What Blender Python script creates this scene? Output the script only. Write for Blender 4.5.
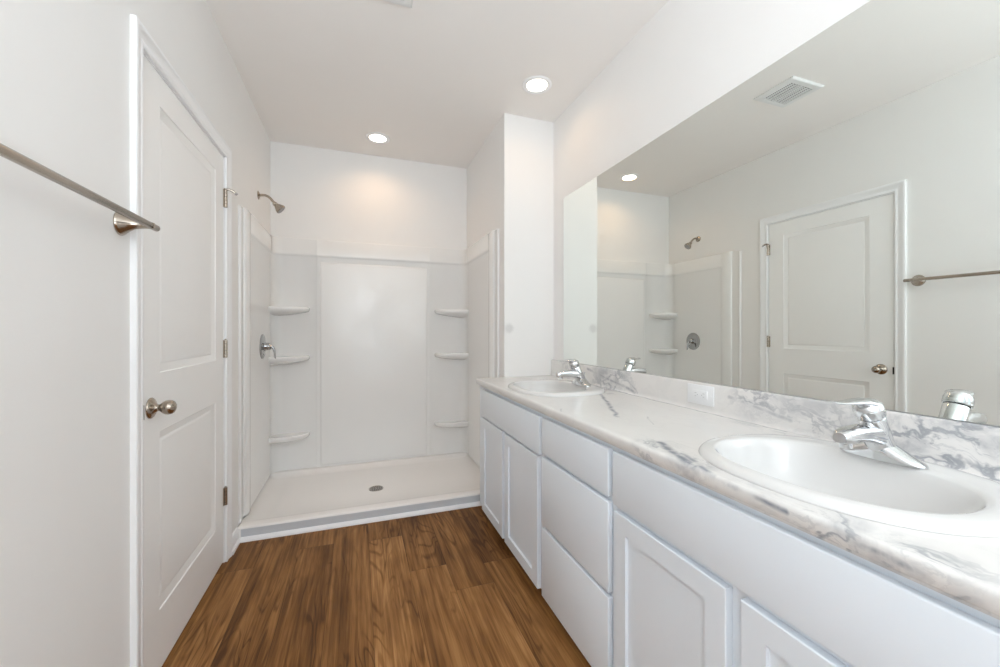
import bpy, bmesh, math, random
from mathutils import Vector

# ------------------------------------------------------------------ clear, camera, world, light, exposure
for o in list(bpy.data.objects):
    bpy.data.objects.remove(o)
SC = bpy.context.scene
COL = SC.collection
PI = math.pi

# room measures (metres): X across (0 = wall with the door), Y deep, Z up
W, S, P, D, H = 1.924, 1.557, 2.498, 3.474, 2.627
BACK = -2.2
PF = 2.562                 # front of the shower pan
ZC = 0.858                 # countertop height

cam = bpy.data.cameras.new('camera')
cam.sensor_fit = 'HORIZONTAL'
cam.sensor_width = 36.0
cam.lens = 397.74 / 1000 * 36.0
cam.shift_y = -0.0032
cam.clip_start = 0.02
camo = bpy.data.objects.new('camera', cam)
COL.objects.link(camo)
camo.location = (0.6331, 0.0, 1.1716)
camo.rotation_euler = (PI / 2, 0, -0.3432)
SC.camera = camo

world = bpy.data.worlds.new('world')
SC.world = world
world.use_nodes = True
world.node_tree.nodes['Background'].inputs[0].default_value = (0.86, 0.93, 1.0, 1)
world.node_tree.nodes['Background'].inputs[1].default_value = 1.0

SC.view_settings.view_transform = 'Standard'
SC.view_settings.look = 'None'
SC.view_settings.gamma = 1.0
SC.view_settings.use_curve_mapping = False
SC.view_settings.exposure = 0.20
SC.cycles.diffuse_bounces = 8
SC.cycles.max_bounces = 14
SC.cycles.glossy_bounces = 6
SC.cycles.sample_clamp_indirect = 6.0


def area(name, loc, rot, sx, sy, power, color, disk=False, spread=PI):
    l = bpy.data.lights.new(name, 'AREA')
    l.shape = 'DISK' if disk else 'RECTANGLE'
    l.size = sx
    if not disk:
        l.size_y = sy
    l.energy = power
    l.color = color
    l.spread = spread
    o = bpy.data.objects.new(name, l)
    COL.objects.link(o)
    o.location = loc
    o.rotation_euler = rot
    return o


# two unseen fills added behind the camera, one in the doorway, one aimed at the ceiling, and a weak direct flash
DOOR_FILL, FLASH, BOUNCE = 4.5, 2.2, 66.0
area('added_doorway_fill', (0.95, BACK - 0.05, 1.15), (PI / 2, 0, 0), 1.3, 2.2, DOOR_FILL, (0.77, 0.895, 1.0))
area('soft_flash', (0.66, -0.55, 1.90), (PI / 2 - 0.10, 0, -0.05), 0.42, 0.42, FLASH, (0.86, 0.935, 1.0))
area('added_bounce_fill', (0.70, -1.35, 1.0), (PI, 0, 0), 0.6, 0.6, BOUNCE, (0.80, 0.905, 1.0))
LAMP_POWER = 1.25
LAMP_COLOR = (1.0, 0.62, 0.33)
LAMP_SPREAD = 2.5

# ------------------------------------------------------------------ materials


def lin(r, g, b):
    f = lambda c: (c / 255 / 12.92) if c / 255 <= 0.04045 else ((c / 255 + 0.055) / 1.055) ** 2.4
    return (f(r), f(g), f(b), 1)


class NT:
    def __init__(self, name):
        self.m = bpy.data.materials.new(name)
        self.m.use_nodes = True
        self.t = self.m.node_tree
        self.b = self.t.nodes['Principled BSDF']

    def n(self, kind, **kw):
        nd = self.t.nodes.new(kind)
        for k, v in kw.items():
            if k.startswith('i_'):
                nd.inputs[k[2:].replace('_', ' ')].default_value = v
            else:
                setattr(nd, k, v)
        return nd

    def l(self, a, b):
        self.t.links.new(a, b)

    def val(self, x, sock):
        if hasattr(x, 'is_linked') or hasattr(x, 'links'):
            self.l(x, sock)
        else:
            sock.default_value = x

    def math(self, op, a, b=None, c=None, clamp=False):
        nd = self.t.nodes.new('ShaderNodeMath')
        nd.operation = op
        nd.use_clamp = clamp
        self.val(a, nd.inputs[0])
        if b is not None:
            self.val(b, nd.inputs[1])
        if c is not None:
            self.val(c, nd.inputs[2])
        return nd.outputs[0]

    def mapr(self, v, a, b, c=0.0, d=1.0, smooth=True):
        nd = self.t.nodes.new('ShaderNodeMapRange')
        nd.interpolation_type = 'SMOOTHSTEP' if smooth else 'LINEAR'
        self.val(v, nd.inputs[0])
        nd.inputs[1].default_value, nd.inputs[2].default_value = a, b
        nd.inputs[3].default_value, nd.inputs[4].default_value = c, d
        return nd.outputs[0]

    def mix(self, f, a, b):
        nd = self.t.nodes.new('ShaderNodeMix')
        nd.data_type = 'RGBA'
        self.val(f, nd.inputs[0])
        self.val(a, nd.inputs[6])
        self.val(b, nd.inputs[7])
        return nd.outputs[2]

    def noise(self, vec, scale, detail=2.0, rough=0.5, dist=0.0):
        nd = self.t.nodes.new('ShaderNodeTexNoise')
        self.l(vec, nd.inputs['Vector'])
        nd.inputs['Scale'].default_value = scale
        nd.inputs['Detail'].default_value = detail
        nd.inputs['Roughness'].default_value = rough
        nd.inputs['Distortion'].default_value = dist
        return nd.outputs[0]

    def pos(self):
        return self.t.nodes.new('ShaderNodeNewGeometry').outputs['Position']

    def set(self, **kw):
        for k, v in kw.items():
            self.b.inputs[k.replace('_', ' ')].default_value = v

    def bump(self, h, strength, dist):
        nd = self.t.nodes.new('ShaderNodeBump')
        nd.inputs['Strength'].default_value = strength
        nd.inputs['Distance'].default_value = dist
        self.l(h, nd.inputs['Height'])
        self.l(nd.outputs[0], self.b.inputs['Normal'])


def simple(name, col, rough=0.5, metal=0.0, coat=0.0, bump=None, spec=None, var=0.02):
    k = NT(name)
    p = k.pos()
    n = k.noise(p, 6.0, 3.0)
    c2 = tuple(x * (1 - var) for x in col[:3]) + (1,)
    k.l(k.mix(n, c2, col), k.b.inputs['Base Color'])
    k.set(Roughness=rough, Metallic=metal)
    if coat:
        k.b.inputs['Coat Weight'].default_value = coat
        k.b.inputs['Coat Roughness'].default_value = 0.06
    if spec is not None:
        k.b.inputs['Specular IOR Level'].default_value = spec
    if bump:
        k.bump(k.noise(p, bump[0], 3.0, 0.6), bump[1], bump[2])
    return k.m


WALLC = (0.865, 0.852, 0.834, 1)
M = {}
M['wall'] = simple('wall_paint', WALLC, 0.55, bump=(95, 0.18, 0.0015), spec=0.3)
M['ceiling'] = simple('ceiling_paint', (0.90, 0.87, 0.84, 1), 0.8, bump=(70, 0.2, 0.002), spec=0.2)
M['trim'] = simple('trim_paint', (0.92, 0.92, 0.925, 1), 0.32, spec=0.45)
M['door'] = simple('door_paint', (0.91, 0.90, 0.885, 1), 0.36, spec=0.4)
M['cabinet'] = simple('cabinet_paint', (0.80, 0.85, 0.905, 1), 0.34, spec=0.45)
M['dark'] = simple('dark_gap', (0.03, 0.028, 0.025, 1), 0.7)
M['acrylic'] = simple('shower_acrylic', (0.86, 0.855, 0.84, 1), 0.17, coat=0.2, bump=(22, 0.07, 0.003))
M['pan'] = simple('pan_acrylic', (0.90, 0.87, 0.84, 1), 0.26, coat=0.2)
M['overlay'] = simple('grey_overlay', (0.60, 0.62, 0.645, 1), 0.35)
M['porcelain'] = simple('white_porcelain', (0.745, 0.74, 0.73, 1), 0.10, coat=0.25)
M['chrome'] = simple('chrome', (0.70, 0.71, 0.72, 1), 0.06, metal=1.0)
M['valvechrome'] = simple('satin_chrome', (0.42, 0.42, 0.42, 1), 0.10, metal=1.0)
M['nickel'] = simple('brushed_nickel', (0.43, 0.375, 0.315, 1), 0.22, metal=1.0)
M['rubber'] = simple('grey_rubber', (0.35, 0.34, 0.33, 1), 0.6)
M['plastic'] = simple('white_plastic', (0.83, 0.84, 0.85, 1), 0.3)
M['slot'] = simple('grey_slot', (0.52, 0.52, 0.53, 1), 0.6)
M['grille'] = simple('vent_plastic', (0.80, 0.80, 0.79, 1), 0.45)
M['ventdark'] = simple('vent_shadow', (0.12, 0.12, 0.12, 1), 0.8)
M['drainmetal'] = simple('drain_steel', (0.42, 0.40, 0.38, 1), 0.35, metal=1.0)
M['mirror'] = simple('mirror_glass', (0.885, 0.918, 0.89, 1), 0.0, metal=1.0, var=0.0)
M['mirroredge'] = simple('mirror_edge', (0.25, 0.30, 0.28, 1), 0.2)

# wall with one faint grey scuff, on the end wall beside the mirror
k = NT('wall_paint_scuffed')
p = k.pos()
vd = k.n('ShaderNodeVectorMath', operation='DISTANCE')
vm = k.n('ShaderNodeVectorMath', operation='ADD')
nz = k.n('ShaderNodeTexNoise')
nz.inputs['Scale'].default_value = 60
vs = k.n('ShaderNodeVectorMath', operation='SCALE')
k.l(p, nz.inputs['Vector'])
k.l(nz.outputs['Color'], vs.inputs[0])
vs.inputs['Scale'].default_value = 0.02
k.l(p, vm.inputs[0])
k.l(vs.outputs[0], vm.inputs[1])
k.l(vm.outputs[0], vd.inputs[0])
vd.inputs[1].default_value = (1.60, P + 0.01, 1.195)
f = k.mapr(vd.outputs['Value'], 0.014, 0.044, 0.36, 0.0)
k.l(k.mix(f, WALLC, (0.42, 0.40, 0.39, 1)), k.b.inputs['Base Color'])
k.set(Roughness=0.55)
k.b.inputs['Specular IOR Level'].default_value = 0.3
k.bump(k.noise(p, 95, 3.0, 0.6), 0.18, 0.0015)
M['wallscuff'] = k.m

# lamp lens
k = NT('lamp_lens')
k.set(Base_Color=(0.9, 0.9, 0.88, 1))
k.b.inputs['Emission Color'].default_value = (1, 0.93, 0.82, 1)
k.b.inputs['Emission Strength'].default_value = 6.0
M['lens'] = k.m

# wood-look plank floor
k = NT('plank_floor')
p = k.pos()
sx = k.n('ShaderNodeSeparateXYZ')
k.l(p, sx.inputs[0])
x, y = sx.outputs[0], sx.outputs[1]
PWID, PLEN = 0.18, 1.22
u = k.math('DIVIDE', k.math('SUBTRACT', x, 0.15), PWID)
row = k.math('FLOOR', u)
fu = k.math('FRACT', u)
wn = k.n('ShaderNodeTexWhiteNoise', noise_dimensions='1D')
k.l(k.math('ADD', row, 7.3), wn.inputs['W'])
v = k.math('DIVIDE', k.math('ADD', y, k.math('MULTIPLY', wn.outputs['Value'], 3.66)), PLEN)
idy = k.math('FLOOR', v)
fv = k.math('FRACT', v)
pid = k.math('ADD', k.math('MULTIPLY', row, 17.13), k.math('MULTIPLY', idy, 5.77))
wn2 = k.n('ShaderNodeTexWhiteNoise', noise_dimensions='1D')
k.l(pid, wn2.inputs['W'])
rnd = wn2.outputs['Value']
def stretched(kx, ky, kz):
    cb = k.n('ShaderNodeCombineXYZ')
    k.l(k.math('ADD', x, k.math('MULTIPLY', rnd, kx)), cb.inputs[0])
    k.l(k.math('MULTIPLY', y, ky), cb.inputs[1])
    k.l(k.math('MULTIPLY', rnd, kz), cb.inputs[2])
    return cb.outputs[0]
fine = k.noise(stretched(9.0, 0.022, 31.0), 85, 4.0, 0.65)
mid = k.noise(stretched(4.0, 0.06, 23.0), 42, 4.0, 0.6, 0.3)
big = k.noise(stretched(5.0, 0.13, 13.0), 9.0, 2.0, 0.45, 0.5)
# cathedral figure: contour lines of a stretched noise
rings = k.math('FRACT', k.math('MULTIPLY', big, 13.0))
rings = k.mapr(k.math('ABSOLUTE', k.math('SUBTRACT', rings, 0.5)), 0.0, 0.22, 0.0, 1.0)
figmask = k.mapr(k.noise(stretched(7.0, 0.3, 3.0), 6.0, 1.0), 0.42, 0.60)
blot = k.noise(stretched(5.0, 0.22, 41.0), 7.0, 3.0, 0.55, 0.4)
t = k.math('ADD', k.math('MULTIPLY', k.mapr(fine, 0.38, 0.62), 0.19), k.math('MULTIPLY', k.mapr(mid, 0.34, 0.66), 0.22))
t = k.math('SUBTRACT', t, k.math('MULTIPLY', k.math('MULTIPLY', k.math('SUBTRACT', 1.0, rings), figmask), 0.26))
t = k.math('ADD', t, k.math('MULTIPLY', k.mapr(blot, 0.32, 0.68), 0.26))
t = k.math('ADD', t, k.math('MULTIPLY', rnd, 0.30))
streak = k.mapr(k.noise(stretched(3.0, 0.05, 53.0), 26, 3.0, 0.55, 0.2), 0.54, 0.70)
t = k.math('SUBTRACT', t, k.math('MULTIPLY', streak, 0.20))
ramp = k.n('ShaderNodeValToRGB')
el = ramp.color_ramp.elements
el[0].position, el[0].color = 0.05, lin(80, 49, 22)
el[1].position, el[1].color = 0.95, lin(204, 154, 98)
e = el.new(0.34); e.color = lin(118, 79, 41)
e = el.new(0.62); e.color = lin(154, 109, 63)
k.l(t, ramp.inputs[0])
seam_u = k.math('MINIMUM', fu, k.math('SUBTRACT', 1.0, fu))
seam_v = k.math('MINIMUM', fv, k.math('SUBTRACT', 1.0, fv))
su = k.mapr(seam_u, 0.0, 0.010, 1.0, 0.0)
sv = k.mapr(seam_v, 0.0, 0.0016, 1.0, 0.0)
seam = k.math('MAXIMUM', su, sv)
k.l(k.mix(k.math('MULTIPLY', seam, 0.6), ramp.outputs[0], lin(40, 22, 10)), k.b.inputs['Base Color'])
k.set(Roughness=0.5)
k.b.inputs['Specular IOR Level'].default_value = 0.2
k.bump(k.math('SUBTRACT', k.math('MULTIPLY', fine, 0.3), seam), 0.25, 0.002)
M['floor'] = k.m

# white marble-look laminate: grey veins gathered in a few places
k = NT('marble_laminate')
p = k.pos()
nw = k.n('ShaderNodeTexNoise')
nw.inputs['Scale'].default_value = 5.0
nw.inputs['Detail'].default_value = 4.0
k.l(p, nw.inputs['Vector'])
wsub = k.n('ShaderNodeVectorMath', operation='SUBTRACT')
k.l(nw.outputs['Color'], wsub.inputs[0])
wsub.inputs[1].default_value = (0.5, 0.5, 0.5)
wsc = k.n('ShaderNodeVectorMath', operation='SCALE')
k.l(wsub.outputs[0], wsc.inputs[0])
wsc.inputs['Scale'].default_value = 0.22
wadd = k.n('ShaderNodeVectorMath', operation='ADD')
k.l(p, wadd.inputs[0])
k.l(wsc.outputs[0], wadd.inputs[1])
mp = k.n('ShaderNodeMapping')
mp.inputs['Rotation'].default_value = (0.3, 0.2, 0.75)
mp.inputs['Scale'].default_value = (3.2, 1.3, 2.2)
k.l(wadd.outputs[0], mp.inputs[0])
n1 = k.noise(mp.outputs[0], 2.6, 6.0, 0.6)
vein = k.mapr(k.math('ABSOLUTE', k.math('SUBTRACT', n1, 0.5)), 0.0, 0.045, 1.0, 0.0)
n2 = k.noise(mp.outputs[0], 7.5, 5.0, 0.62)
vein2 = k.mapr(k.math('ABSOLUTE', k.math('SUBTRACT', n2, 0.47)), 0.0, 0.05, 1.0, 0.0)
cloud = k.mapr(k.noise(wadd.outputs[0], 9.0, 5.0, 0.6), 0.42, 0.72)
mask = None
for cxyz, rad, st in (((1.905, 1.80, 0.91), 0.24, 0.75), ((1.40, 0.87, ZC), 0.09, 0.7), ((1.36, 0.74, 0.835), 0.11, 0.7),
                      ((1.36, 0.58, 0.835), 0.10, 0.6), ((1.36, 0.44, 0.835), 0.09, 0.9), ((1.36, 0.32, 0.83), 0.10, 0.8),
                      ((1.905, 0.98, 0.92), 0.12, 0.7), ((1.905, 0.80, 0.91), 0.16, 0.6), ((1.905, 0.50, 0.91), 0.30, 0.9), ((1.905, 2.25, 0.95), 0.15, 0.3)):
    dd = k.n('ShaderNodeVectorMath', operation='DISTANCE')
    k.l(p, dd.inputs[0])
    dd.inputs[1].default_value = cxyz
    g = k.mapr(dd.outputs['Value'], rad * 0.3, rad, st, 0.0)
    mask = g if mask is None else k.math('MAXIMUM', mask, g)
# long single veins, each along its own line
n3 = k.n('ShaderNodeTexNoise')
n3.inputs['Scale'].default_value = 11.0
n3.inputs['Detail'].default_value = 3.0
k.l(p, n3.inputs['Vector'])
w3 = k.n('ShaderNodeVectorMath', operation='SUBTRACT')
k.l(n3.outputs['Color'], w3.inputs[0])
w3.inputs[1].default_value = (0.5, 0.5, 0.5)
w4 = k.n('ShaderNodeVectorMath', operation='SCALE')
k.l(w3.outputs[0], w4.inputs[0])
w4.inputs['Scale'].default_value = 0.045
pw = k.n('ShaderNodeVectorMath', operation='ADD')
k.l(p, pw.inputs[0])
w5 = k.n('ShaderNodeVectorMath', operation='MULTIPLY')
k.l(w4.outputs[0], w5.inputs[0])
w5.inputs[1].default_value = (0.7, 1.0, 0.2)
k.l(w5.outputs[0], pw.inputs[1])
lines = None
for A_, B_, wd, st in (((1.757, 1.672, ZC), (1.52, 1.215, ZC), 0.010, 0.75), ((1.84, 1.75, ZC), (1.757, 1.672, ZC), 0.006, 0.5),
                       ((1.890, 1.78, ZC), (1.884, 1.30, ZC), 0.0045, 0.85), ((1.884, 1.30, ZC), (1.882, 0.86, ZC), 0.004, 0.75),
                       ((1.425, 0.90, ZC), (1.365, 0.72, ZC), 0.014, 0.85), ((1.41, 0.80, ZC), (1.362, 0.66, ZC), 0.010, 0.7),
                       ((1.905, 2.03, .945), (1.905, 1.60, .87), 0.009, 0.6), ((1.905, 1.90, .95), (1.905, 1.66, .945), 0.005, 0.45), ((1.905, 1.70, .95), (1.905, 1.58, .87), 0.007, 0.5),
                       ((1.905, 1.08, .93), (1.905, 0.86, .89), 0.008, 0.4), ((1.40, 1.42, ZC), (1.375, 1.36, ZC), 0.004, 0.35), ((1.62, 1.18, ZC), (1.56, 1.08, ZC), 0.003, 0.3),
                       ((1.366, 0.62, .85), (1.36, 0.50, .845), 0.006, 0.8), ((1.362, 0.42, .842), (1.36, 0.33, .84), 0.007, 0.8)):
    A_, B_ = Vector(A_), Vector(B_)
    ba = B_ - A_
    pa = k.n('ShaderNodeVectorMath', operation='SUBTRACT')
    k.l(pw.outputs[0], pa.inputs[0])
    pa.inputs[1].default_value = A_
    dt = k.n('ShaderNodeVectorMath', operation='DOT_PRODUCT')
    k.l(pa.outputs[0], dt.inputs[0])
    dt.inputs[1].default_value = ba / ba.dot(ba)
    hh_ = k.math('ADD', dt.outputs['Value'], 0.0, clamp=True)
    sc_ = k.n('ShaderNodeVectorMath', operation='SCALE')
    sc_.inputs[0].default_value = ba
    k.l(hh_, sc_.inputs['Scale'])
    df = k.n('ShaderNodeVectorMath', operation='SUBTRACT')
    k.l(pa.outputs[0], df.inputs[0])
    k.l(sc_.outputs[0], df.inputs[1])
    le = k.n('ShaderNodeVectorMath', operation='LENGTH')
    k.l(df.outputs[0], le.inputs[0])
    g = k.mapr(le.outputs['Value'], 0.0, wd * 1.5, st, 0.0)
    lines = g if lines is None else k.math('MAXIMUM', lines, g)
lines = k.math('MULTIPLY', lines, k.mapr(k.noise(p, 30.0, 3.0, 0.6), 0.30, 0.58, 0.35, 1.0))
a1 = k.math('MULTIPLY', k.math('MULTIPLY', vein, 0.72), k.math('ADD', k.math('MULTIPLY', mask, 0.9), 0.05))
a2 = k.math('MULTIPLY', k.math('MULTIPLY', vein2, 0.25), mask)
a3 = k.math('MULTIPLY', k.math('MULTIPLY', cloud, 0.65), mask)
amt = k.math('MAXIMUM', k.math('MAXIMUM', a1, lines), k.math('MAXIMUM', a2, a3))
base = k.mix(k.mapr(k.noise(wadd.outputs[0], 4.0, 4.0), 0.35, 0.75, 0.0, 0.3), (0.78, 0.765, 0.745, 1), (0.68, 0.67, 0.66, 1))
k.l(k.mix(amt, base, lin(96, 105, 121)), k.b.inputs['Base Color'])
k.set(Roughness=0.22)
k.b.inputs['Coat Weight'].default_value = 0.15
M['marble'] = k.m

# ------------------------------------------------------------------ mesh helpers


class MB:
    def __init__(self):
        self.v, self.f = [], []

    def add(self, verts, faces):
        n = len(self.v)
        self.v += [tuple(q) for q in verts]
        self.f += [tuple(i + n for i in fc) for fc in faces]
        return self

    def box(self, x0, x1, y0, y1, z0, z1, bev=0.0, seg=2):
        bm = bmesh.new()
        bmesh.ops.create_cube(bm, size=1.0)
        for q in bm.verts:
            q.co = Vector((x0 + (q.co.x + .5) * (x1 - x0), y0 + (q.co.y + .5) * (y1 - y0), z0 + (q.co.z + .5) * (z1 - z0)))
        if bev > 0:
            bmesh.ops.bevel(bm, geom=list(bm.edges), offset=bev, segments=seg, profile=0.5, affect='EDGES', clamp_overlap=True)
        bm.verts.index_update()
        self.add([tuple(q.co) for q in bm.verts], [[q.index for q in fc.verts] for fc in bm.faces])
        bm.free()
        return self

    def loft(self, rings, close=True, cap0=True, cap1=True):
        n = len(rings[0])
        vs = [q for r in rings for q in r]
        fs = []
        for i in range(len(rings) - 1):
            for j in range(n if close else n - 1):
                a, b = i * n + j, i * n + (j + 1) % n
                fs.append((a, b, b + n, a + n))
        if cap0:
            fs.append(tuple(reversed(range(n))))
        if cap1:
            fs.append(tuple(range((len(rings) - 1) * n, len(rings) * n)))
        return self.add(vs, fs)

    def lathe(self, origin, axis, prof, seg=32, cap0=True, cap1=True):
        """prof: list of (distance along axis, radius)"""
        a = Vector(axis).normalized()
        u = a.orthogonal().normalized()
        w = a.cross(u)
        o = Vector(origin)
        rings = []
        for d, r in prof:
            r = max(r, 1e-5)
            rings.append([o + a * d + (u * math.cos(t) + w * math.sin(t)) * r for t in [2 * PI * i / seg for i in range(seg)]])
        return self.loft(rings, True, cap0, cap1)

    def tube(self, pts, rads, seg=16, flat=1.0, up=(0, 0, 1)):
        """tube along points; flat scales the section along 'up'-ish"""
        pts = [Vector(q) for q in pts]
        rings = []
        for i, q in enumerate(pts):
            t = (pts[min(i + 1, len(pts) - 1)] - pts[max(i - 1, 0)]).normalized()
            upv = Vector(up)
            s = t.cross(upv)
            if s.length < 1e-4:
                s = t.cross(Vector((0, 1, 0)))
            s.normalize()
            w = s.cross(t)
            r = rads[i] if isinstance(rads, (list, tuple)) else rads
            rx, rz = r if isinstance(r, tuple) else (r, r * flat)
            rings.append([q + s * rx * math.cos(a) + w * rz * math.sin(a) for a in [2 * PI * j / seg for j in range(seg)]])
        return self.loft(rings)

    def grid_uv(self, fn, nu, nv):
        vs = [fn(i / nu, j / nv) for i in range(nu + 1) for j in range(nv + 1)]
        fs = []
        for i in range(nu):
            for j in range(nv):
                a = i * (nv + 1) + j
                fs.append((a, a + 1, a + nv + 2, a + nv + 1))
        return self.add(vs, fs)


def obj(name, mb, mat, parent=None, origin=None, smooth=35, recalc=True, upz=None):
    if parent is not None:
        off = Vector((0, 0, 0))
        q = parent
        while q is not None:
            off += q.location
            q = q.parent
        loc = Vector((0, 0, 0))
    else:
        if origin is None:
            xs = [q[0] for q in mb.v]; ys = [q[1] for q in mb.v]; zs = [q[2] for q in mb.v]
            origin = ((min(xs) + max(xs)) / 2, (min(ys) + max(ys)) / 2, min(zs))
        off = Vector(origin)
        loc = off
    me = bpy.data.meshes.new(name)
    me.from_pydata([Vector(q) - off for q in mb.v], [], mb.f)
    if recalc:
        bm = bmesh.new()
        bm.from_mesh(me)
        bmesh.ops.remove_doubles(bm, verts=bm.verts, dist=1e-6)
        bmesh.ops.recalc_face_normals(bm, faces=bm.faces)
        if upz is not None:
            for fc in bm.faces:
                if fc.calc_center_median().z + off.z > upz and fc.normal.z < -0.01:
                    fc.normal_flip()
        bm.to_mesh(me)
        bm.free()
    me.update()
    if smooth:
        for pl in me.polygons:
            pl.use_smooth = True
        me.set_sharp_from_angle(angle=math.radians(smooth))
    mats = mat if isinstance(mat, (list, tuple)) else [mat]
    for m_ in mats:
        me.materials.append(m_)
    o = bpy.data.objects.new(name, me)
    COL.objects.link(o)
    o.location = loc
    o.parent = parent
    return o


def tag(o, label, cat, group=None):
    o['label'] = label
    o['category'] = cat
    if group:
        o['group'] = group
    return o


def thing(name, loc, label, cat, group=None):
    o = bpy.data.objects.new(name, None)
    o.empty_display_size = 0.05
    COL.objects.link(o)
    o.location = loc
    return tag(o, label, cat, group)


def struct(name, mb, mat, parent=None, label=None, cat=None, **kw):
    o = obj(name, mb, mat, parent, **kw)
    o['kind'] = 'structure'
    if label:
        tag(o, label, cat)
    return o


def copy_tree(o, parent=None):
    c = o.copy()
    COL.objects.link(c)
    c.parent = parent
    for ch in list(o.children):
        copy_tree(ch, c)
    return c


def panel_face(mb, mapf, w, h, panels, loops):
    """flat face w x h with stepped rectangular panels. mapf(u, v, d): d out of the face. loops: (inset, depth)"""
    us = sorted({0.0, w} | {q for r in panels for q in (r[0], r[1])})
    vs = sorted({0.0, h} | {q for r in panels for q in (r[2], r[3])})
    for i in range(len(us) - 1):
        for j in range(len(vs) - 1):
            um, vm_ = (us[i] + us[i + 1]) / 2, (vs[j] + vs[j + 1]) / 2
            if any(r[0] < um < r[1] and r[2] < vm_ < r[3] for r in panels):
                continue
            mb.add([mapf(us[i], vs[j], 0), mapf(us[i + 1], vs[j], 0), mapf(us[i + 1], vs[j + 1], 0), mapf(us[i], vs[j + 1], 0)], [(0, 1, 2, 3)])
    for r in panels:
        rings = []
        for ins, dep in loops:
            a, b, c, d = r[0] + ins, r[1] - ins, r[2] + ins, r[3] - ins
            rings.append([mapf(a, c, dep), mapf(b, c, dep), mapf(b, d, dep), mapf(a, d, dep)])
        mb.loft(rings, True, False, True)


def slab_with_panels(mb, mapf, w, h, thick, panels, loops, ease=0.0015):
    """a board: panelled front, eased edge, plain sides and back"""
    def mf(u_, v_, d_):
        return mapf(ease + u_ , ease + v_, d_)
    sh = [(a - ease, b - ease, c - ease, d - ease) for a, b, c, d in panels]
    panel_face(mb, mf, w - 2 * ease, h - 2 * ease, sh, loops)
    e = ease
    r0 = [mapf(e, e, 0), mapf(w - e, e, 0), mapf(w - e, h - e, 0), mapf(e, h - e, 0)]
    r1 = [mapf(0, 0, -e), mapf(w, 0, -e), mapf(w, h, -e), mapf(0, h, -e)]
    r2 = [mapf(0, 0, -thick), mapf(w, 0, -thick), mapf(w, h, -thick), mapf(0, h, -thick)]
    mb.loft([r0, r1, r2], True, False, True)


# ------------------------------------------------------------------ room shell
T = 0.12
DY0, DY1, DZ = 1.522, 2.368, 2.055           # rough opening of the closet door
struct('floor', MB().box(-T, W + T, BACK - 0.3, D + T, -0.1, 0.0), M['floor'], smooth=0)
struct('ceiling', MB().box(-T, W + T, BACK - 0.3, D + T, H, H + 0.1), M['ceiling'], smooth=0)
wl = MB()
wl.box(-T, 0, BACK, DY0, 0, H).box(-T, 0, DY1, D + T, 0, H).box(-T, 0, DY0, DY1, DZ, H)
struct('wall_left', wl, M['wall'], smooth=0)
struct('wall_right', MB().box(W, W + T, BACK, P, 0, H), M['wall'], smooth=0)
struct('wall_far', MB().box(0, S, D, D + T, 0, H), M['wall'], smooth=0)
struct('wall_end', MB().box(S, W + T, P, D + T, 0, H), M['wallscuff'], smooth=0)
wb = MB()
wb.box(-T, 0.30, BACK - T, BACK, 0, H).box(1.60, W + T, BACK - T, BACK, 0, H).box(0.30, 1.60, BACK - T, BACK, 2.3, H)
struct('wall_back', wb, M['wall'], smooth=0)
# dark closet behind the closed door
struct('wall_closet', MB().box(-T - 0.05, -T - 0.02, DY0 - 0.1, DY1 + 0.1, 0, DZ + 0.1), M['dark'], smooth=0)

# baseboards with a shoe moulding
def baseboard(mb, y0, y1):
    prof = [(0, 0), (0.022, 0), (0.022, 0.008), (0.018, 0.018), (0.012, 0.022), (0.012, 0.070), (0.009, 0.078), (0.005, 0.083), (0, 0.083)]
    mb.loft([[(a, y0, b) for a, b in prof], [(a, y1, b) for a, b in prof]])
bb = MB()
baseboard(bb, BACK, 1.4705)
baseboard(bb, 2.4195, PF - 0.001)
struct('baseboard_left', bb, M['trim'])

# quarter round along the foot of the shower pan
qr = [(PF - 0.001, 0), (PF - 0.001, 0.024), (PF - 0.008, 0.022), (PF - 0.015, 0.015), (PF - 0.018, 0.006), (PF - 0.018, 0)]
struct('trim_2', MB().loft([[(0.022, a, b) for a, b in qr], [(1.556, a, b) for a, b in qr]]), M['trim'])

# door casing and jamb
ci0, ci1, ct = 1.529, 2.361, 2.048
prof = [(0.0, 0.0), (0.0, 0.008), (0.003, 0.0105), (0.012, 0.0115), (0.016, 0.0095), (0.036, 0.0125), (0.044, 0.0165), (0.053, 0.0175), (0.057, 0.0155), (0.057, 0.0)]
tr = MB()
rings = []
for o_, t_ in prof:
    rings.append([(t_, ci0 - o_, 0), (t_, ci0 - o_, ct + o_), (t_, ci1 + o_, ct + o_), (t_, ci1 + o_, 0)])
tr.loft(rings, False, False, False)
for i0 in (0, 3):
    tr.add([r[i0] for r in rings], [tuple(range(len(rings)))])
tr.box(-T, -0.0005, 1.5225, 1.5335, 0, 2.043).box(-T, -0.0005, 2.3565, 2.3675, 0, 2.043).box(-T, -0.0005, 1.5225, 2.3675, 2.043, 2.0545)
tr.box(-0.075, -0.042, 1.5335, 1.546, 0, 2.043).box(-0.075, -0.042, 2.344, 2.3565, 0, 2.043).box(-0.075, -0.042, 1.546, 2.344, 2.031, 2.043)
struct('trim_1', tr, M['trim'])
tr_o = bpy.data.objects['trim_1']
obj('strike_plate', MB().box(-0.0024, 0.0072, 1.5340, 1.5392, 0.892, 0.938, 0.0008, 2), M['dark'], tr_o)['label'] = 'dark strike plate'

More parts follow.
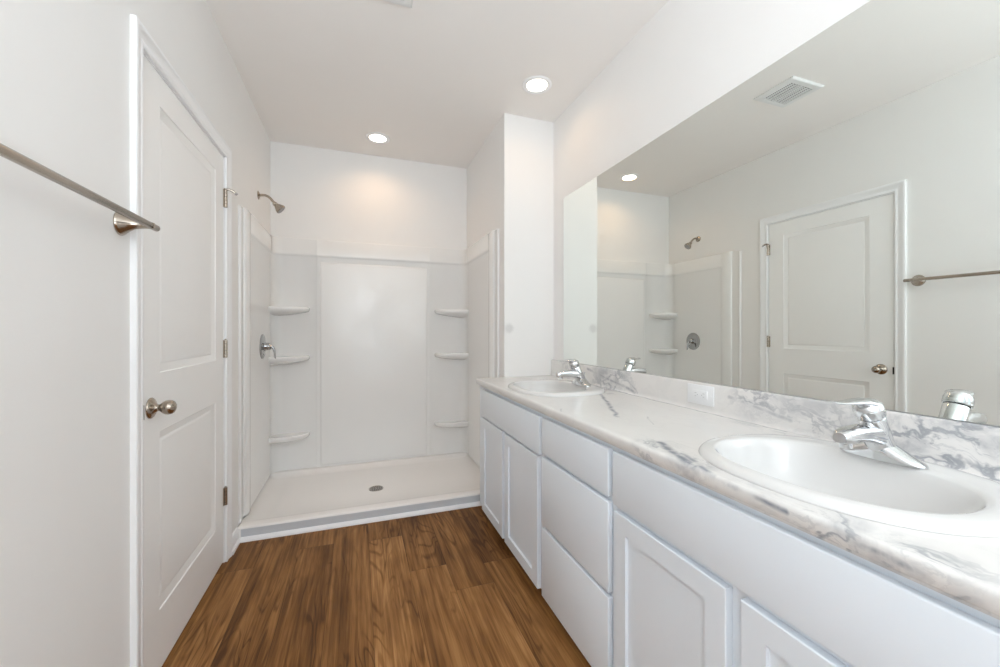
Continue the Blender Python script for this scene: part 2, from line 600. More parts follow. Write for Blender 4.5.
# the two-panel door
DT = 0.036
dm = MB()
dy0, dw, dz0, dh = 1.5365, 0.817, 0.012, 2.0297
def dmap(u_, v_, d_):
    return (-0.003 + d_, dy0 + u_, dz0 + v_)
loops = [(0, 0), (0.003, -0.003), (0.008, -0.0045), (0.026, -0.0115), (0.030, -0.012), (0.036, -0.009), (0.042, -0.0085)]
slab_with_panels(dm, dmap, dw, dh, DT, [(0.130, 0.697, 0.205, 0.815), (0.130, 0.697, 1.015, 1.925)], loops)
door = struct('door_1', dm, M['door'], label='white two-panel closed door in the wall with the towel bar', cat='door', smooth=25)
kn = MB()
kn.lathe((-0.003, 1.603, 0.918), (1, 0, 0), [(0, 0.034), (0.003, 0.034), (0.006, 0.031), (0.010, 0.024), (0.014, 0.015), (0.020, 0.011), (0.024, 0.0105),
          (0.028, 0.013), (0.034, 0.0185), (0.041, 0.0225), (0.049, 0.0240), (0.057, 0.0225), (0.063, 0.0185), (0.068, 0.010), (0.0695, 0.003)], 40)
obj('door_knob', kn, M['nickel'], door, smooth=50)['label'] = 'satin nickel egg-shaped knob on a round rose'
for i, zc in enumerate((1.835, 1.078, 0.335)):
    hb = MB()
    for q in range(5):
        hb.lathe((0.0045, 2.356, zc - 0.044 + q * 0.0178), (0, 0, 1), [(0, 0.0076), (0.0006, 0.0086), (0.0166, 0.0086), (0.0172, 0.0076)], 16)
    hb.box(-0.003, 0.0015, 2.341, 2.3535, zc - 0.044, zc + 0.044, 0.0003, 1)
    hb.box(-0.002, 0.0015, 2.3580, 2.3605, zc - 0.044, zc + 0.044, 0.0003, 1)
    hb.lathe((0.0045, 2.356, zc + 0.045), (0, 0, 1), [(0, 0.003), (0.001, 0.006), (0.004, 0.005), (0.006, 0.001)], 12)
    hg = obj('hinge', hb, M['nickel'], door)
    if i == 0:
        ds = MB()
        ds.lathe((0.0045, 2.356, zc + 0.046), (0, 0, 1), [(0, 0.009), (0.005, 0.009)], 16)
        ds.tube([(0.008, 2.356, zc + 0.0485), (0.020, 2.358, zc + 0.0485), (0.034, 2.362, zc + 0.044), (0.046, 2.366, zc + 0.034)], [0.0062, 0.006, 0.0058, 0.005], 10)
        s_ = obj('door_stop', ds, M['nickel'], door)
        obj('bumper_tip', MB().lathe((0.044, 2.3655, zc + 0.0355), (0.77, 0.25, -0.6), [(0, 0.0065), (0.009, 0.0065), (0.011, 0.004)], 14), M['rubber'], s_)

# ------------------------------------------------------------------ shower pan
pan = thing('shower_pan', (0.78, 3.0, 0), 'low white shower pan with a flat front curb, on the wood floor', 'shower pan')
pm = MB()
x0, x1 = 0.006, S - 0.006
yb_ = D - 0.010
def pan_sec(y_, z_):
    return [(x0, y_, z_), (x1, y_, z_)]
# section across Y: front face, curb, gentle fall, floor, cove up to the back rim
sec = [(PF, 0.0), (PF, 0.068), (PF + 0.003, 0.074), (PF + 0.009, 0.077), (PF + 0.060, 0.077), (PF + 0.075, 0.074), (PF + 0.12, 0.062), (PF + 0.26, 0.052),
       (2.95, 0.047), (3.25, 0.052), (3.37, 0.055), (3.395, 0.058), (3.410, 0.066), (3.417, 0.078), (3.424, 0.083), (3.436, 0.085), (yb_, 0.085), (yb_, 0.0)]
nseg = 24
secs = []
for i in range(nseg + 1):
    tt = i / nseg
    xx = x0 + (x1 - x0) * tt
    e_ = min(tt, 1 - tt) * (x1 - x0)
    lift = 0.0
    r = []
    for (yy, zz) in sec:
        zq = zz
        if PF + 0.07 < yy < 3.42:
            tgt = 0.082
            wgt = max(0.0, 1 - e_ / 0.07)
            zq = zz + (tgt - zz) * (wgt ** 2.2) * 0.75
        # rounded back corners of the floor
        r.append((xx, yy, zq))
    secs.append(r)
pm.loft(secs, True, True, True)
obj('basin', pm, M['pan'], pan, smooth=40)
dr = MB()
dcx, dcy, dzz = 0.755, 2.955, 0.048
dr.lathe((dcx, dcy, dzz), (0, 0, 1), [(0, 0.050), (0.003, 0.050), (0.0045, 0.046), (0.003, 0.043), (0.0015, 0.041)], 36)
st_ = obj('curb_overlay', MB().box(x0 + 0.016, x1 - 0.001, PF - 0.0012, PF + 0.001, 0.020, 0.0665, 0.0005, 1), M['overlay'], pan)  # thin layer that makes the curb front greyer than the pan
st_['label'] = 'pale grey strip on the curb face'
drn = obj('drain', dr, M['drainmetal'], pan)
drn['label'] = 'round steel drain grate'
hl = MB()
for ring_r, cnt in ((0.013, 6), (0.025, 12), (0.036, 16)):
    for q in range(cnt):
        a = 2 * PI * q / cnt
        hl.lathe((dcx + ring_r * math.cos(a), dcy + ring_r * math.sin(a), dzz + 0.0012), (0, 0, 1), [(0, 0.0038), (0.0008, 0.0038)], 8)
obj('grate_holes', hl, M['dark'], drn)

# ------------------------------------------------------------------ shower surround
sur = thing('shower_surround', (0.78, 3.2, 0.08), 'glossy white three-wall shower surround with moulded corner shelves', 'shower surround')
ZB, ZL, ZT = 0.0856, 1.760, 1.888
YM = D - 0.012             # main back face
def side_panel(sgn, xw):
    """sgn +1: panel on the door-side wall facing +X; xw wall plane"""
    mb = MB()
    def X(p_):
        return xw + sgn * p_
    # vertical profile along Y at two heights: (y, protrusion below ledge, protrusion above ledge, top z)
    pts = [(2.600, 0.0, 0.0), (2.600, 0.006, 0.006), (2.606, 0.012, 0.012), (2.616, 0.013, 0.013), (2.622, 0.008, 0.008), (2.628, 0.005, 0.005), (2.690, 0.005, 0.005)]
    nco = 10
    for i in range(nco + 1):
        a = PI * i / nco
        yy = 2.745 - 0.055 * math.cos(a)
        pp = 0.005 + 0.018 * math.sin(a) ** 0.8
        if i > nco * 0.7:
            pp = max(pp, 0.012)
        pts.append((yy, pp, max(pp, 0.018) if i > nco * 0.5 else pp))
    pts += [(2.82, 0.014, 0.023), (D - 0.09, 0.014, 0.023)]
    zs = [(ZB, 0), (ZL - 0.012, 0), (ZL - 0.006, 0.35), (ZL, 1), (ZL + 0.012, 1), (ZT - 0.008, 1), (ZT, 0.8), (ZT, -1)]
    rings = []
    for z_, k_ in zs:
        r = []
        for (yy, a_, b_) in pts:
            pv = 0.0005 if k_ == -1 else a_ + (b_ - a_) * k_
            if k_ == 0.8:
                pv = max(0.0005, pv - 0.006)
            zz = z_
            if yy < 2.65 and z_ > ZL:          # bead runs to the top edge
                zz = z_ - 0.010
            r.append((X(pv), yy, zz))
        rings.append(r)
    mb.loft(rings, False, False, False)
    return mb
obj('side_panel', side_panel(1, 0.0005), M['acrylic'], sur, smooth=50)
obj('side_panel', side_panel(-1, S - 0.0005), M['acrylic'], sur, smooth=50)
bk = MB()
# back: vertical profile lofted along X, with seams and the raised middle field
XA, XB = 0.330, 1.218
R = 0.075
def backprof():
    out = []
    n = 8
    for i in range(n + 1):                       # concave corner from the side panel
        a = (PI / 2) * i / n
        out.append((0.0145 + R - R * math.cos(a), D - 0.012 - R + R * math.sin(a), 1))
    out += [(0.20, YM, 0), (XA - 0.016, YM, 0), (XA - 0.008, YM - 0.004, 0), (XA, YM - 0.006, 0), (XA + 0.004, YM - 0.006, 0)]
    out += [(XB - 0.004, YM - 0.006, 0), (XB, YM - 0.006, 0), (XB + 0.008, YM - 0.004, 0), (XB + 0.016, YM, 0), (1.36, YM, 0)]
    for i in range(n + 1):
        a = (PI / 2) * (1 - i / n)
        out.append((S - 0.0145 - R + R * math.cos(a), D - 0.012 - R + R * math.sin(a), 1))
    return out
bp_ = backprof()
zs = [(ZB, 0.0), (ZL - 0.012, 0.0), (ZL - 0.006, 0.003), (ZL, 0.010), (ZL + 0.012, 0.010), (ZT - 0.008, 0.010), (ZT, 0.006), (ZT, -1)]
rings = []
for z_, q_ in zs:
    r = []
    for (xx, yy, cnr) in bp_:
        if q_ == -1:
            r.append((xx, D - 0.0005, z_))
        elif cnr:
            cx_ = 0.0145 + R if xx < 0.7 else S - 0.0145 - R
            cy_ = D - 0.012 - R
            dx_, dy_ = xx - cx_, yy - cy_
            k_ = (R - q_) / R
            r.append((cx_ + dx_ * k_, cy_ + dy_ * k_, z_))
        else:
            r.append((xx, yy - q_, z_))
    rings.append(r)
bk.loft(rings, False, False, False)
fx0, fx1, fz0, fz1 = 0.352, 1.197, 0.098, 1.712
bk.loft([[(fx0 + i_, YM - 0.006 - d_, fz0 + i_), (fx1 - i_, YM - 0.006 - d_, fz0 + i_), (fx1 - i_, YM - 0.006 - d_, fz1 - i_), (fx0 + i_, YM - 0.006 - d_, fz1 - i_)]
         for i_, d_ in ((0, -0.001), (0.004, 0.004), (0.009, 0.007), (0.016, 0.008))], True, False, True)
bkp = obj('back_panel', bk, M['acrylic'], sur, smooth=50)

def shelf(side, zt_):
    mb = MB()
    ax, ay = (0.268, 0.135) if side > 0 else (0.285, 0.105)
    levels = [(-0.001, 0.90), (0.0, 0.93), (0.001, 0.965), (-0.003, 0.99), (-0.009, 1.0), (-0.022, 0.995), (-0.032, 0.96), (-0.040, 0.87), (-0.050, 0.68), (-0.060, 0.42), (-0.066, 0.2)]
    n = 28
    rings = []
    for dz, sc_ in levels:
        r = [(0.0, 0.0)]
        for i in range(n + 1):
            a = (PI / 2) * i / n
            c_, s_ = math.cos(a), math.sin(a)
            r.append((ax * sc_ * c_ ** 0.62, ay * sc_ * s_ ** 0.75))
        ring = []
        for (a_, b_) in r:
            xx = 0.010 + a_ if side > 0 else S - 0.010 - a_
            ring.append((xx, D - 0.010 - b_, zt_ + dz))
        rings.append(ring)
    mb.loft(rings, True, True, True)
    return mb
for zt_ in (1.350, 0.972, 0.372):
    for sd in (1, -1):
        obj('corner_shelf', shelf(sd, zt_), M['acrylic'], sur, smooth=50)

# ------------------------------------------------------------------ shower head and valve
YS = 3.075
sh = thing('showerhead', (0, YS, 2.083), 'brushed nickel shower head on a bent arm above the surround', 'shower head')
obj('flange', MB().lathe((0.0005, YS, 2.083), (1, 0, 0), [(0, 0.029), (0.002, 0.029), (0.005, 0.024), (0.009, 0.013), (0.011, 0.010)], 28), M['nickel'], sh, smooth=50)
obj('arm', MB().tube([(0.004, YS, 2.083), (0.020, YS, 2.086), (0.040, YS, 2.087), (0.058, YS, 2.081), (0.073, YS, 2.069), (0.085, YS, 2.054), (0.095, YS, 2.042), (0.101, YS, 2.035)], 0.0085, 16, up=(0, 1, 0)), M['nickel'], sh)
hd = obj('spray_head', MB().lathe((0.092, YS, 2.042), (0.72, 0, -0.69), [(0, 0.012), (0.008, 0.015), (0.014, 0.015), (0.018, 0.013), (0.026, 0.018), (0.052, 0.032), (0.062, 0.034), (0.066, 0.032), (0.067, 0.029)], 32), M['nickel'], sh, smooth=50)
obj('spray_face', MB().lathe((0.1400, YS, 1.9960), (0.72, 0, -0.69), [(0, 0.028), (0.0015, 0.027), (0.002, 0.02)], 28), M['rubber'], hd)

YV, ZV = 3.125, 1.060
va = thing('shower_valve', (0.0145, YV, ZV), 'chrome shower valve with round plate and lever on the surround', 'shower valve')
obj('escutcheon', MB().lathe((0.0145, YV, ZV), (1, 0, 0), [(0, 0.086), (0.003, 0.086), (0.007, 0.080), (0.010, 0.062), (0.012, 0.050), (0.013, 0.034), (0.016, 0.028), (0.030, 0.026)], 44), M['valvechrome'], va, smooth=50)
lv = MB().lathe((0.040, YV, ZV), (1, 0, 0), [(0, 0.025), (0.014, 0.026), (0.022, 0.024), (0.028, 0.016), (0.030, 0.006)], 32)
lv.tube([(0.058, YV, ZV), (0.075, YV, ZV - 0.004), (0.086, YV, ZV - 0.020), (0.090, YV, ZV - 0.045), (0.090, YV, ZV - 0.070), (0.094, YV, ZV - 0.085)], [(0.012, 0.012), (0.011, 0.010), (0.010, 0.008), (0.009, 0.006), (0.010, 0.006), (0.007, 0.005)], 14, up=(1, 0, 0))
obj('lever_handle', lv, M['valvechrome'], va, smooth=50)

# ------------------------------------------------------------------ vanity cabinets
VX, FX = 1.366, 1.386       # door faces, face frame
ZD, ZTOP = 0.048, 0.8205
def carcass(y0, y1, stiles, rails):
    mb = MB()
    e = 0.0004
    mb.box(FX + 0.019, W - 0.004, y0 + e, y0 + 0.016, 0.0, ZTOP).box(FX + 0.019, W - 0.004, y1 - 0.016, y1 - e, 0.0, ZTOP)
    mb.box(FX + 0.019, W - 0.004, y0 + 0.016, y1 - 0.016, 0.09, 0.106)
    mb.box(W - 0.016, W - 0.004, y0 + 0.016, y1 - 0.016, 0.106, ZTOP)
    mb.box(1.445, 1.457, y0 + 0.016, y1 - 0.016, 0.0, 0.09)
    for a, b in stiles:
        mb.box(FX, FX + 0.0188, a, b, 0.045, ZTOP)
    for a, b in rails:
        mb.box(FX + 0.0003, FX + 0.0186, y0 + 0.02, y1 - 0.02, a, b)
    return mb

SH = [(0, 0), (0.0006, -0.0085), (0.0022, -0.0095)]
def shaker(y0, y1, z0, z1, rail=0.054):
    mb = MB()
    def mf(u_, v_, d_):
        return (VX - d_, y1 - u_, z0 + v_)
    w_, h_ = y1 - y0, z1 - z0
    slab_with_panels(mb, mf, w_, h_, 0.0195, [(rail, w_ - rail, rail, h_ - rail)], SH, 0.002)
    return mb

def slabfront(y0, y1, z0, z1):
    return MB().box(VX, VX + 0.0195, y0, y1, z0, z1, 0.0035, 3)

cab_group = 'white base cabinets of the double vanity'
c1 = thing('sink_cabinet', (1.65, 2.01, 0), 'white two-door cabinet under the sink next to the shower', 'cabinet', cab_group)
obj('body', carcass(1.535, 2.494, [(1.535, 1.585), (2.42, 2.494), (1.945, 2.055)], [(0.765, ZTOP), (0.615, 0.655), (0.045, 0.10)]), M['cabinet'], c1, smooth=0)
obj('false_drawer_front', slabfront(1.555, 2.405, 0.634, 0.800), M['cabinet'], c1)
obj('door', shaker(2.014, 2.392, ZD, 0.624), M['cabinet'], c1, smooth=25)
obj('door', shaker(1.572, 1.982, ZD, 0.624), M['cabinet'], c1, smooth=25)

c2 = thing('drawer_cabinet', (1.65, 1.28, 0), 'white three-drawer cabinet between the two sink cabinets', 'cabinet', cab_group)
obj('body', carcass(1.035, 1.534, [(1.035, 1.06), (1.51, 1.534)], [(0.765, ZTOP), (0.615, 0.655), (0.325, 0.365), (0.045, 0.10)]), M['cabinet'], c2, smooth=0)
for z0, z1 in ((0.652, 0.802), (0.352, 0.636), (ZD, 0.338)):
    obj('drawer', slabfront(1.053, 1.529, z0, z1), M['cabinet'], c2)

c3 = thing('sink_cabinet', (1.65, 0.58, 0), 'white two-door cabinet under the sink farther from the shower', 'cabinet', cab_group)
obj('body', carcass(0.12, 1.034, [(0.12, 0.16), (0.99, 1.034), (0.56, 0.67)], [(0.765, ZTOP), (0.615, 0.655), (0.045, 0.10)]), M['cabinet'], c3, smooth=0)
obj('false_drawer_front', slabfront(0.14, 1.031, 0.642, 0.802), M['cabinet'], c3)
obj('door', shaker(0.632, 1.022, ZD, 0.624), M['cabinet'], c3, smooth=25)
obj('door', shaker(0.150, 0.598, ZD, 0.624), M['cabinet'], c3, smooth=25)

# ------------------------------------------------------------------ countertop with backsplash
ZC = 0.858
CX0, CXB = 1.359, W - 0.020
CY0, CY1 = 0.08, P - 0.002
SINKS = [(1.632, 1.925), (1.632, 0.580)]
SA, SB = 0.277, 0.236       # half length along Y, half depth along X

def superell(cx_, cy_, bx, ay, n_, seg=96):
    r = []
    for i in range(seg):
        t_ = 2 * PI * i / seg
        c_, s_ = math.cos(t_), math.sin(t_)
        r.append((cx_ + bx * math.copysign(abs(c_) ** (2 / n_), c_), cy_ + ay * math.copysign(abs(s_) ** (2 / n_), s_)))
    return r

ctp = thing('vanity_countertop', (1.65, 1.28, ZC - 0.037), 'long white marble-pattern countertop with grey veins over the vanity cabinets', 'countertop')
cm = MB()
xr0 = 1.380
# front nosing profile along Y
nose = [(xr0, ZC), (1.3672, ZC - 0.0003), (1.3635, ZC - 0.0014), (1.3608, ZC - 0.0038), (1.3594, ZC - 0.0075), (1.359, ZC - 0.012), (1.359, ZC - 0.0285), (1.3602, ZC - 0.0305), (1.364, ZC - 0.0312), (1.364, ZC - 0.037), (1.395, ZC - 0.037), (1.395, ZC - 0.030)]
cm.loft([[(a, CY0, b) for a, b in nose], [(a, CY1, b) for a, b in nose]], False, False, False)
cm.add([(a, CY0, b) for a, b in nose], [tuple(range(len(nose)))])
cm.add([(a, CY1, b) for a, b in nose], [tuple(range(len(nose)))])
# top surface with the two sink cut-outs
ys = [CY0, SINKS[1][1] - 0.32, SINKS[1][1] + 0.32, SINKS[0][1] - 0.32, SINKS[0][1] + 0.32, CY1]
for i in (0, 2, 4):
    cm.add([(xr0, ys[i], ZC), (CXB, ys[i], ZC), (CXB, ys[i + 1], ZC), (xr0, ys[i + 1], ZC)], [(0, 1, 2, 3)])
for (sx_, sy_) in SINKS:
    hole = superell(sx_, sy_, SB - 0.020, SA - 0.020, 2.4, 96)
    outer = []
    xa, xb, ya, yb2 = xr0, CXB, sy_ - 0.32, sy_ + 0.32
    for (hx, hy) in hole:
        dx_, dy_ = hx - sx_, hy - sy_
        k_ = 1e9
        if dx_ > 1e-9: k_ = min(k_, (xb - sx_) / dx_)
        if dx_ < -1e-9: k_ = min(k_, (xa - sx_) / dx_)
        if dy_ > 1e-9: k_ = min(k_, (yb2 - sy_) / dy_)
        if dy_ < -1e-9: k_ = min(k_, (ya - sy_) / dy_)
        outer.append([sx_ + dx_ * k_, sy_ + dy_ * k_])
    for cxn, cyn in ((xa, ya), (xa, yb2), (xb, ya), (xb, yb2)):     # snap nearest to the corner
        j = min(range(96), key=lambda q: (outer[q][0] - cxn) ** 2 + (outer[q][1] - cyn) ** 2)
        outer[j] = [cxn, cyn]
    cm.loft([[(a, b, ZC) for a, b in outer], [(a, b, ZC) for a, b in hole], [(a, b, ZC - 0.018) for a, b in hole]], True, False, False)
# underside
cm.box(1.396, 1.43, CY0, CY1, ZC - 0.030, ZC - 0.0195)
top = obj('top', cm, M['marble'], ctp, smooth=40, upz=ZC - 0.015)
bs = MB()
bprof = [(CXB - 0.014, ZC), (CXB - 0.006, ZC + 0.002), (CXB - 0.0015, ZC + 0.007), (CXB, ZC + 0.014), (CXB, 0.958), (CXB + 0.001, 0.963), (CXB + 0.0035, 0.966), (W - 0.0005, 0.966), (W - 0.0005, ZC - 0.02), (CXB - 0.014, ZC - 0.02)]
bs.loft([[(a, CY0, b) for a, b in bprof], [(a, CY1, b) for a, b in bprof]])
obj('backsplash', bs, M['marble'], ctp, smooth=40)

# ------------------------------------------------------------------ sinks
def make_sink(cx_, cy_, label):
    t_ = thing('drop_in_sink', (cx_, cy_, ZC), label, 'sink', 'white drop-in sinks')
    bcx = cx_ - 0.012
    mb = MB()
    rings = []
    # (blend to bowl centre, half depth, half length, exponent, height)
    prof_ = [(0, SB, SA, 2.4, 0.0), (0, SB - 0.0005, SA - 0.0005, 2.4, 0.003), (0, SB - 0.0025, SA - 0.0025, 2.4, 0.0065), (0, SB - 0.0055, SA - 0.0055, 2.4, 0.010),
             (0, SB - 0.010, SA - 0.010, 2.4, 0.0135), (0, SB - 0.018, SA - 0.018, 2.38, 0.0155), (0.2, SB - 0.034, SA - 0.034, 2.36, 0.0165), (0.7, SB - 0.050, SA - 0.044, 2.32, 0.0165), (1, 0.176, 0.227, 2.28, 0.015), (1, 0.172, 0.223, 2.26, 0.011),
             (1, 0.166, 0.217, 2.25, -0.006), (1, 0.156, 0.206, 2.22, -0.040), (1, 0.140, 0.188, 2.2, -0.075), (1, 0.115, 0.155, 2.15, -0.105), (1, 0.080, 0.105, 2.1, -0.124), (1, 0.045, 0.055, 2.0, -0.132), (1, 0.024, 0.024, 2.0, -0.135)]
    for bl, bx, ay, n_, z_ in prof_:
        ccx = cx_ + (bcx - cx_) * bl - (0.022 * bl if bx < 0.18 else 0.022 * bl)
        rings.append([(a, b, ZC + z_ + 0.0005) for a, b in superell(ccx, cy_, bx, ay, n_, 96)])
    mb.loft(rings, True, False, True)
    obj('basin', mb, M['porcelain'], t_, smooth=60)
    dcx_ = bcx - 0.022
    obj('drain', MB().lathe((dcx_, cy_, ZC - 0.1345), (0, 0, 1), [(0, 0.030), (0.0025, 0.030), (0.004, 0.026), (0.003, 0.020), (0.006, 0.018), (0.008, 0.010)], 32), M['chrome'], t_)
    return t_
make_sink(*SINKS[0], 'oval white drop-in sink next to the shower end of the countertop')
make_sink(*SINKS[1], 'oval white drop-in sink farther from the shower, beside the wide backsplash veins')

# ------------------------------------------------------------------ faucets
def make_faucet(cx_, cy_, label):
    z0 = ZC + 0.0172
    t_ = thing('faucet', (cx_, cy_, z0), label, 'faucet', 'chrome single-lever faucets')
    f_ = lambda a, b, c: (cx_ - a, cy_ + b, z0 + c)     # a towards the user
    # deck plate: long shoulders falling away from the middle
    mb = MB()
    N, K = 40, 12
    L_, B_ = 0.082, 0.028
    def top_h(b):
        q = abs(b) / L_
        return 0.010 + 0.042 * max(0.0, 1 - q / 0.95) ** 1.45
    rings = []
    for i in range(N + 1):
        b = -L_ + 2 * L_ * i / N
        q = min(0.9999, abs(b) / L_)
        hw = B_ * (1 - q ** 4) ** 0.5 * (1 - 0.18 * q) + 0.0005
        h = top_h(b) * (1 - q ** 10) + 0.001
        r = [f_(-hw, b, 0), f_(-hw, b, h * 0.45)]
        for j in range(1, K):
            a = PI * j / K
            r.append(f_(-hw * math.cos(a) * 0.97, b, h * 0.45 + h * 0.55 * math.sin(a) ** 0.7))
        r += [f_(hw, b, h * 0.45), f_(hw, b, 0)]
        rings.append(r)
    mb.loft(rings, True, True, True)
    obj('deck_plate', mb, M['chrome'], t_, smooth=50)
    # leaning body
    bd = MB()
    ax0, ax1 = Vector(f_(0.000, 0, 0.024)), Vector(f_(0.037, 0, 0.099))
    dr_ = (ax1 - ax0)
    ln_ = dr_.length
    bd.lathe(ax0, dr_, [(0, 0.0275), (ln_ * 0.5, 0.0262), (ln_ * 0.97, 0.0255), (ln_, 0.0245)], 36)
    obj('body', bd, M['chrome'], t_, smooth=50)
    # spout
    sp = MB()
    path = [(0.010, 0.050), (0.040, 0.060), (0.070, 0.064), (0.098, 0.064), (0.126, 0.062), (0.140, 0.060), (0.147, 0.059)]
    hw = [0.025, 0.0245, 0.0225, 0.0205, 0.019, 0.0175, 0.013]
    hh = [0.022, 0.021, 0.019, 0.0175, 0.0165, 0.0150, 0.011]
    rings = []
    for (a, c), w_, h_ in zip(path, hw, hh):
        r = []
        for j in range(24):
            q = 2 * PI * j / 24
            cc, ss = math.cos(q), math.sin(q)
            r.append(f_(a, w_ * math.copysign(abs(cc) ** 0.7, cc), c + h_ * math.copysign(abs(ss) ** 0.7, ss)))
        rings.append(r)
    sp.loft(rings)
    sp_o = obj('spout', sp, M['chrome'], t_, smooth=50)
    obj('aerator', MB().lathe(f_(0.126, 0, 0.049), (0, 0, -1), [(0, 0.012), (0.012, 0.012), (0.013, 0.009)], 24), M['chrome'], sp_o)
    # handle: domed cap and a forward lever
    hn = MB()
    hn.lathe(ax1 + dr_.normalized() * 0.0025, dr_, [(0, 0.0265), (0.002, 0.028), (0.018, 0.0285), (0.027, 0.0265), (0.034, 0.0205), (0.0385, 0.011), (0.040, 0.003)], 36)
    # the lever is swung a little towards the shower side
    tc = ax1 + dr_.normalized() * 0.030
    sw = math.radians(20)
    lev = [(-0.012, 0.0035), (0.010, 0.0075), (0.028, 0.0075), (0.044, 0.0060), (0.060, 0.0048), (0.072, 0.0052), (0.079, 0.0068), (0.082, 0.0080)]
    lw = [0.0225, 0.0265, 0.0235, 0.0185, 0.0155, 0.0145, 0.0120, 0.006]
    lh = [0.008, 0.0085, 0.0070, 0.0050, 0.0040, 0.0034, 0.003, 0.002]
    rings = []
    for (a, c), w_, h_ in zip(lev, lw, lh):
        r = []
        for q in [2 * PI * j / 20 for j in range(20)]:
            la, lb = a, w_ * math.cos(q)
            r.append((tc.x - (la * math.cos(sw) + lb * math.sin(sw)), tc.y + la * math.sin(sw) - lb * math.cos(sw), tc.z + c + h_ * math.sin(q)))
        rings.append(r)
    hn.loft(rings)
    obj('lever_handle', hn, M['chrome'], t_, smooth=50)
    obj('seam_ring', MB().lathe(ax1 - dr_.normalized() * 0.0005, dr_, [(0, 0.0245), (0.0035, 0.0245)], 32), M['dark'], t_)
    # pop-up rod knob behind the body
    obj('lift_rod', MB().lathe(f_(-0.021, 0, 0.030), (0, 0, 1), [(0, 0.0022), (0.030, 0.0022), (0.031, 0.0045), (0.037, 0.005), (0.040, 0.003)], 14), M['chrome'], t_)
    return t_
FXC = 1.778
make_faucet(FXC, 1.892, 'chrome single-lever faucet on the sink next to the shower')
make_faucet(FXC, 0.573, 'chrome single-lever faucet on the sink farther from the shower')

# ------------------------------------------------------------------ outlet on the backsplash
ot = thing('wall_outlet', (CXB, 1.207, 0.882), 'white rectangular electrical outlet on the marble-pattern backsplash', 'outlet')
plate = MB().box(CXB - 0.0055, CXB - 0.0002, 1.144, 1.271, 0.881, 0.957, 0.002, 2)
obj('cover_plate', plate, M['plastic'], ot)
ins = obj('receptacle', MB().box(CXB - 0.0075, CXB - 0.005, 1.172, 1.243, 0.902, 0.936, 0.0008, 2), M['plastic'], ot)
sl = MB()
for yc in (1.188, 1.227):
    sl.box(CXB - 0.0078, CXB - 0.007, yc - 0.005, yc + 0.005, 0.9235, 0.9255).box(CXB - 0.0078, CXB - 0.007, yc - 0.004, yc + 0.004, 0.911, 0.913)
    sl.lathe((CXB - 0.007, yc + (0.009 if yc < 1.2 else -0.009), 0.918), (-1, 0, 0), [(0, 0.0022), (0.0008, 0.0022)], 10)
obj('slots', sl, M['slot'], ins)
for yc in (1.153, 1.262):
    obj('screw', MB().lathe((CXB - 0.0055, yc, 0.919), (-1, 0, 0), [(0, 0.003), (0.0008, 0.0028)], 12), M['plastic'], ot)

# ------------------------------------------------------------------ mirror
mr = MB().box(W - 0.006, W - 0.0008, 0.10, 2.344, 0.9675, 2.049)
mo = obj('wall_mirror', mr, [M['mirror'], M['mirroredge']], smooth=0)
tag(mo, 'large frameless mirror on the wall above the backsplash', 'mirror')
for pl in mo.data.polygons:
    if abs(pl.normal.x) < 0.9:
        pl.material_index = 1

# ------------------------------------------------------------------ towel bar
tb = thing('towel_bar', (0, 1.1, 1.478), 'brushed nickel towel bar on the white wall beside the door', 'towel bar')
BX, BZ = 0.071, 1.4735
obj('bar', MB().lathe((BX, 0.750, BZ), (0, 1, 0), [(0, 0.006), (0.001, 0.0095), (0.702, 0.0095), (0.704, 0.0072), (0.705, 0.006)], 24), M['nickel'], tb, smooth=50)
for yc in (1.418, 0.785):
    obj('post', MB().lathe((0.0005, yc, BZ), (1, 0, 0), [(0, 0.034), (0.003, 0.034), (0.008, 0.031), (0.018, 0.0225), (0.032, 0.0145), (0.048, 0.011), (0.062, 0.0098), (0.073, 0.0098), (0.079, 0.008), (0.080, 0.004)], 32), M['nickel'], tb, smooth=50)

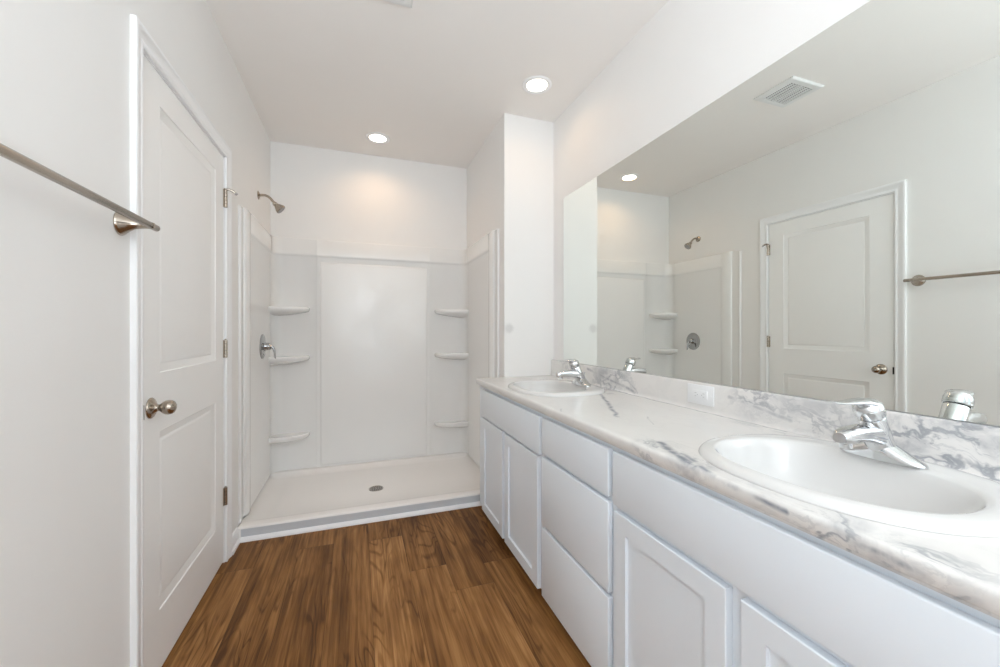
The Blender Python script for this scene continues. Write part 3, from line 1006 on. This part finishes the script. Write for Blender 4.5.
# ------------------------------------------------------------------ recessed ceiling lights
def downlight(x_, y_, label, power):
    t_ = thing('recessed_light', (x_, y_, H - 0.012), label, 'ceiling light', 'recessed ceiling lights')
    obj('trim_ring', MB().lathe((x_, y_, H - 0.0003), (0, 0, -1), [(0, 0.088), (0.003, 0.088), (0.006, 0.084), (0.007, 0.076), (0.004, 0.062), (0.001, 0.0605)], 48, False, False), M['trim'], t_, smooth=50)
    obj('lens', MB().lathe((x_, y_, H - 0.0006), (0, 0, -1), [(0, 0.0600), (0.002, 0.0600), (0.003, 0.055)], 40), M['lens'], t_)
    lo = area('recessed_lamp', (x_, y_, H - 0.011), (0, 0, 0), 0.125, 0.125, power, LAMP_COLOR, True, LAMP_SPREAD)
    lo.parent = t_
    lo.location = (0, 0, 0.001)
    return t_
downlight(0.775, 3.145, 'round recessed ceiling light over the shower', LAMP_POWER)
downlight(1.634, 2.148, 'round recessed ceiling light near the mirror wall', LAMP_POWER * 0.4)

# ------------------------------------------------------------------ ceiling vent
ve = thing('ceiling_vent', (0.728, 1.698, H - 0.014), 'square white exhaust fan grille in the ceiling', 'ceiling vent')
vx0, vx1, vy0, vy1 = 0.596, 0.862, 1.575, 1.820
fr = MB()
fr.loft([[(vx0 + i_, vy0 + i_, H - d_), (vx1 - i_, vy0 + i_, H - d_), (vx1 - i_, vy1 - i_, H - d_), (vx0 + i_, vy1 - i_, H - d_)]
         for i_, d_ in ((0, 0.0003), (0, 0.005), (0.008, 0.012), (0.034, 0.014), (0.038, 0.012), (0.038, 0.002))], True, False, False)
obj('frame', fr, M['grille'], ve)
obj('backing', MB().box(vx0 + 0.036, vx1 - 0.036, vy0 + 0.036, vy1 - 0.036, H - 0.0025, H - 0.001), M['ventdark'], ve)
gr = MB()
ng = 15
for i in range(ng):
    yy = vy0 + 0.042 + (vy1 - vy0 - 0.084) * (i + 0.5) / ng
    gr.box(vx0 + 0.037, vx1 - 0.037, yy - 0.0022, yy + 0.0022, H - 0.0125, H - 0.0100, 0.0005, 1)
for i in range(9):
    xx = vx0 + 0.038 + (vx1 - vx0 - 0.076) * i / 8
    ww = 0.006 if i == 4 else 0.0018
    gr.box(xx - ww, xx + ww, vy0 + 0.037, vy1 - 0.037, H - 0.0128, H - 0.0075)
obj('grille', gr, M['grille'], ve, smooth=0)
